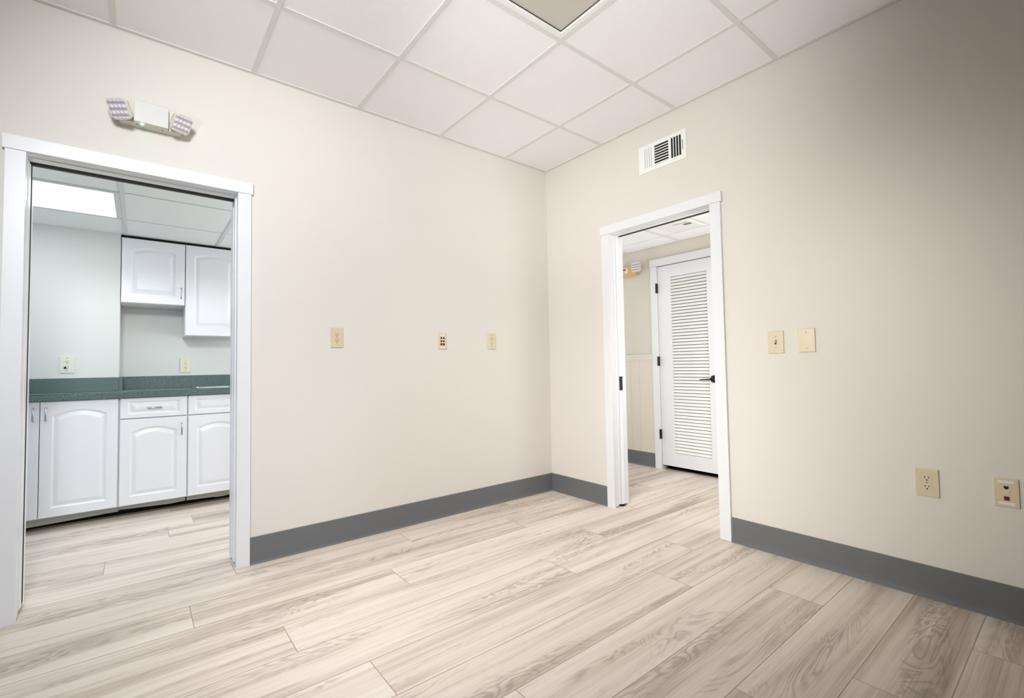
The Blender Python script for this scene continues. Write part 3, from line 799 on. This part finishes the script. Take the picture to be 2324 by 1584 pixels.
spot('fill_spot_left', (-3.1, -2.6, 2.5), (-1.9, 0.0, 1.2), 246, 100, 0.9, 0.25, (0.93, 0.965, 1.0))  # added fill spots from here on, no such lamps seen; this one for the left wall
spot('fill_spot_low', (-2.7, -3.0, 1.7), (-3.0, 0.0, 0.7), 62, 60, 1.0, 0.25, (0.78, 0.9, 1.0))  # added fill aimed low at the kitchen doorway
spot('fill_spot_ceiling', (-3.6, -2.2, 1.2), (-1.7, -0.95, 2.73), 80, 84, 1.0, 0.2, (0.92, 0.97, 1.0))  # added upward spot that brightens the ceiling
spot('fill_spot_ceiling_far', (-2.9, -3.0, 1.2), (-0.7, -1.2, 2.73), 174, 50, 1.0, 0.2, (0.985, 0.99, 1.0))  # second added ceiling fill, aimed farther right
spot('fill_spot_floor', (-3.6, -1.8, 2.4), (-1.0, -0.7, 0.0), 184, 60, 1.0, 0.25, (0.98, 0.98, 1.0))  # added fill that lifts the floor toward the corner
spot('fill_spot_right', (-3.9, -1.2, 1.6), (0.0, -1.9, 0.9), 240, 44, 1.0, 0.25, (0.98, 1.0, 0.94))  # added fill for the right wall
spot('fill_spot_corner', (-3.6, -2.4, 2.2), (0.0, -0.9, 1.2), 182, 60, 1.0, 0.25, (1.0, 0.99, 0.94))  # added fill for the room corner
area('kitchen_fill_left', (-4.9, 0.9, 1.2), (-2.5, 0.9, 1.2), 1.2, 1.4, 7.0, (0.42, 0.70, 1.0))  # added bluish fill lamp at the left end, no window there
area('kitchen_fill_right', (-0.4, 0.9, 1.2), (-2.5, 0.9, 1.2), 1.2, 1.4, 28, (0.95, 0.965, 1.0))  # added fill lamp at the right end of the kitchen
area('hall_fill_near', (0.7, -2.45, 1.2), (0.75, 0.0, 1.3), 0.9, 1.8, 8.4, (0.92, 0.95, 1.0))  # added fill lamp at the near end of the hall, no window there
area('hall_fill_far', (0.7, 1.2, 1.2), (0.75, 0.0, 1.3), 0.9, 1.8, 13.5, (0.86, 0.92, 1.0))  # added fill lamp at the far end of the hall
area('hall_fill_up', (0.6, -1.9, 0.9), (0.8, -0.5, 2.24), 0.7, 0.7, 9.5, (0.97, 0.98, 1.0))  # added lamp aimed up to brighten the hall ceiling

w = bpy.data.worlds.new('world'); SC.world = w; w.use_nodes = True
w.node_tree.nodes['Background'].inputs[0].default_value = (0.9, 0.95, 1, 1); w.node_tree.nodes['Background'].inputs[1].default_value = 0.05

# ------------------------------------------------------------------ camera
cd = bpy.data.cameras.new('camera'); cam = bpy.data.objects.new('camera', cd); COL.objects.link(cam); SC.camera = cam
F = Vector((0.6094932, 0.7918781, 0.03804082)); R = Vector((0.79271601, -0.60939457, -0.01547817)); U = Vector((-0.01092505, -0.03958941, 0.99915631))
mw = Matrix(((R.x, U.x, -F.x, -2.78661), (R.y, U.y, -F.y, -2.83187), (R.z, U.z, -F.z, 1.05804), (0, 0, 0, 1)))
cam.matrix_world = mw
cd.sensor_width = 36; cd.sensor_fit = 'HORIZONTAL'; cd.lens = 1045.986 * 36 / 2324
cd.shift_x = (1162 - 1119.507) / 2324; cd.shift_y = (789.96 - 792) / 2324
cd.clip_start = 0.02; cd.clip_end = 60

SC.view_settings.view_transform = 'Standard'; SC.view_settings.look = 'None'
SC.view_settings.gamma = 1; SC.view_settings.use_curve_mapping = False; SC.view_settings.exposure = 0.05
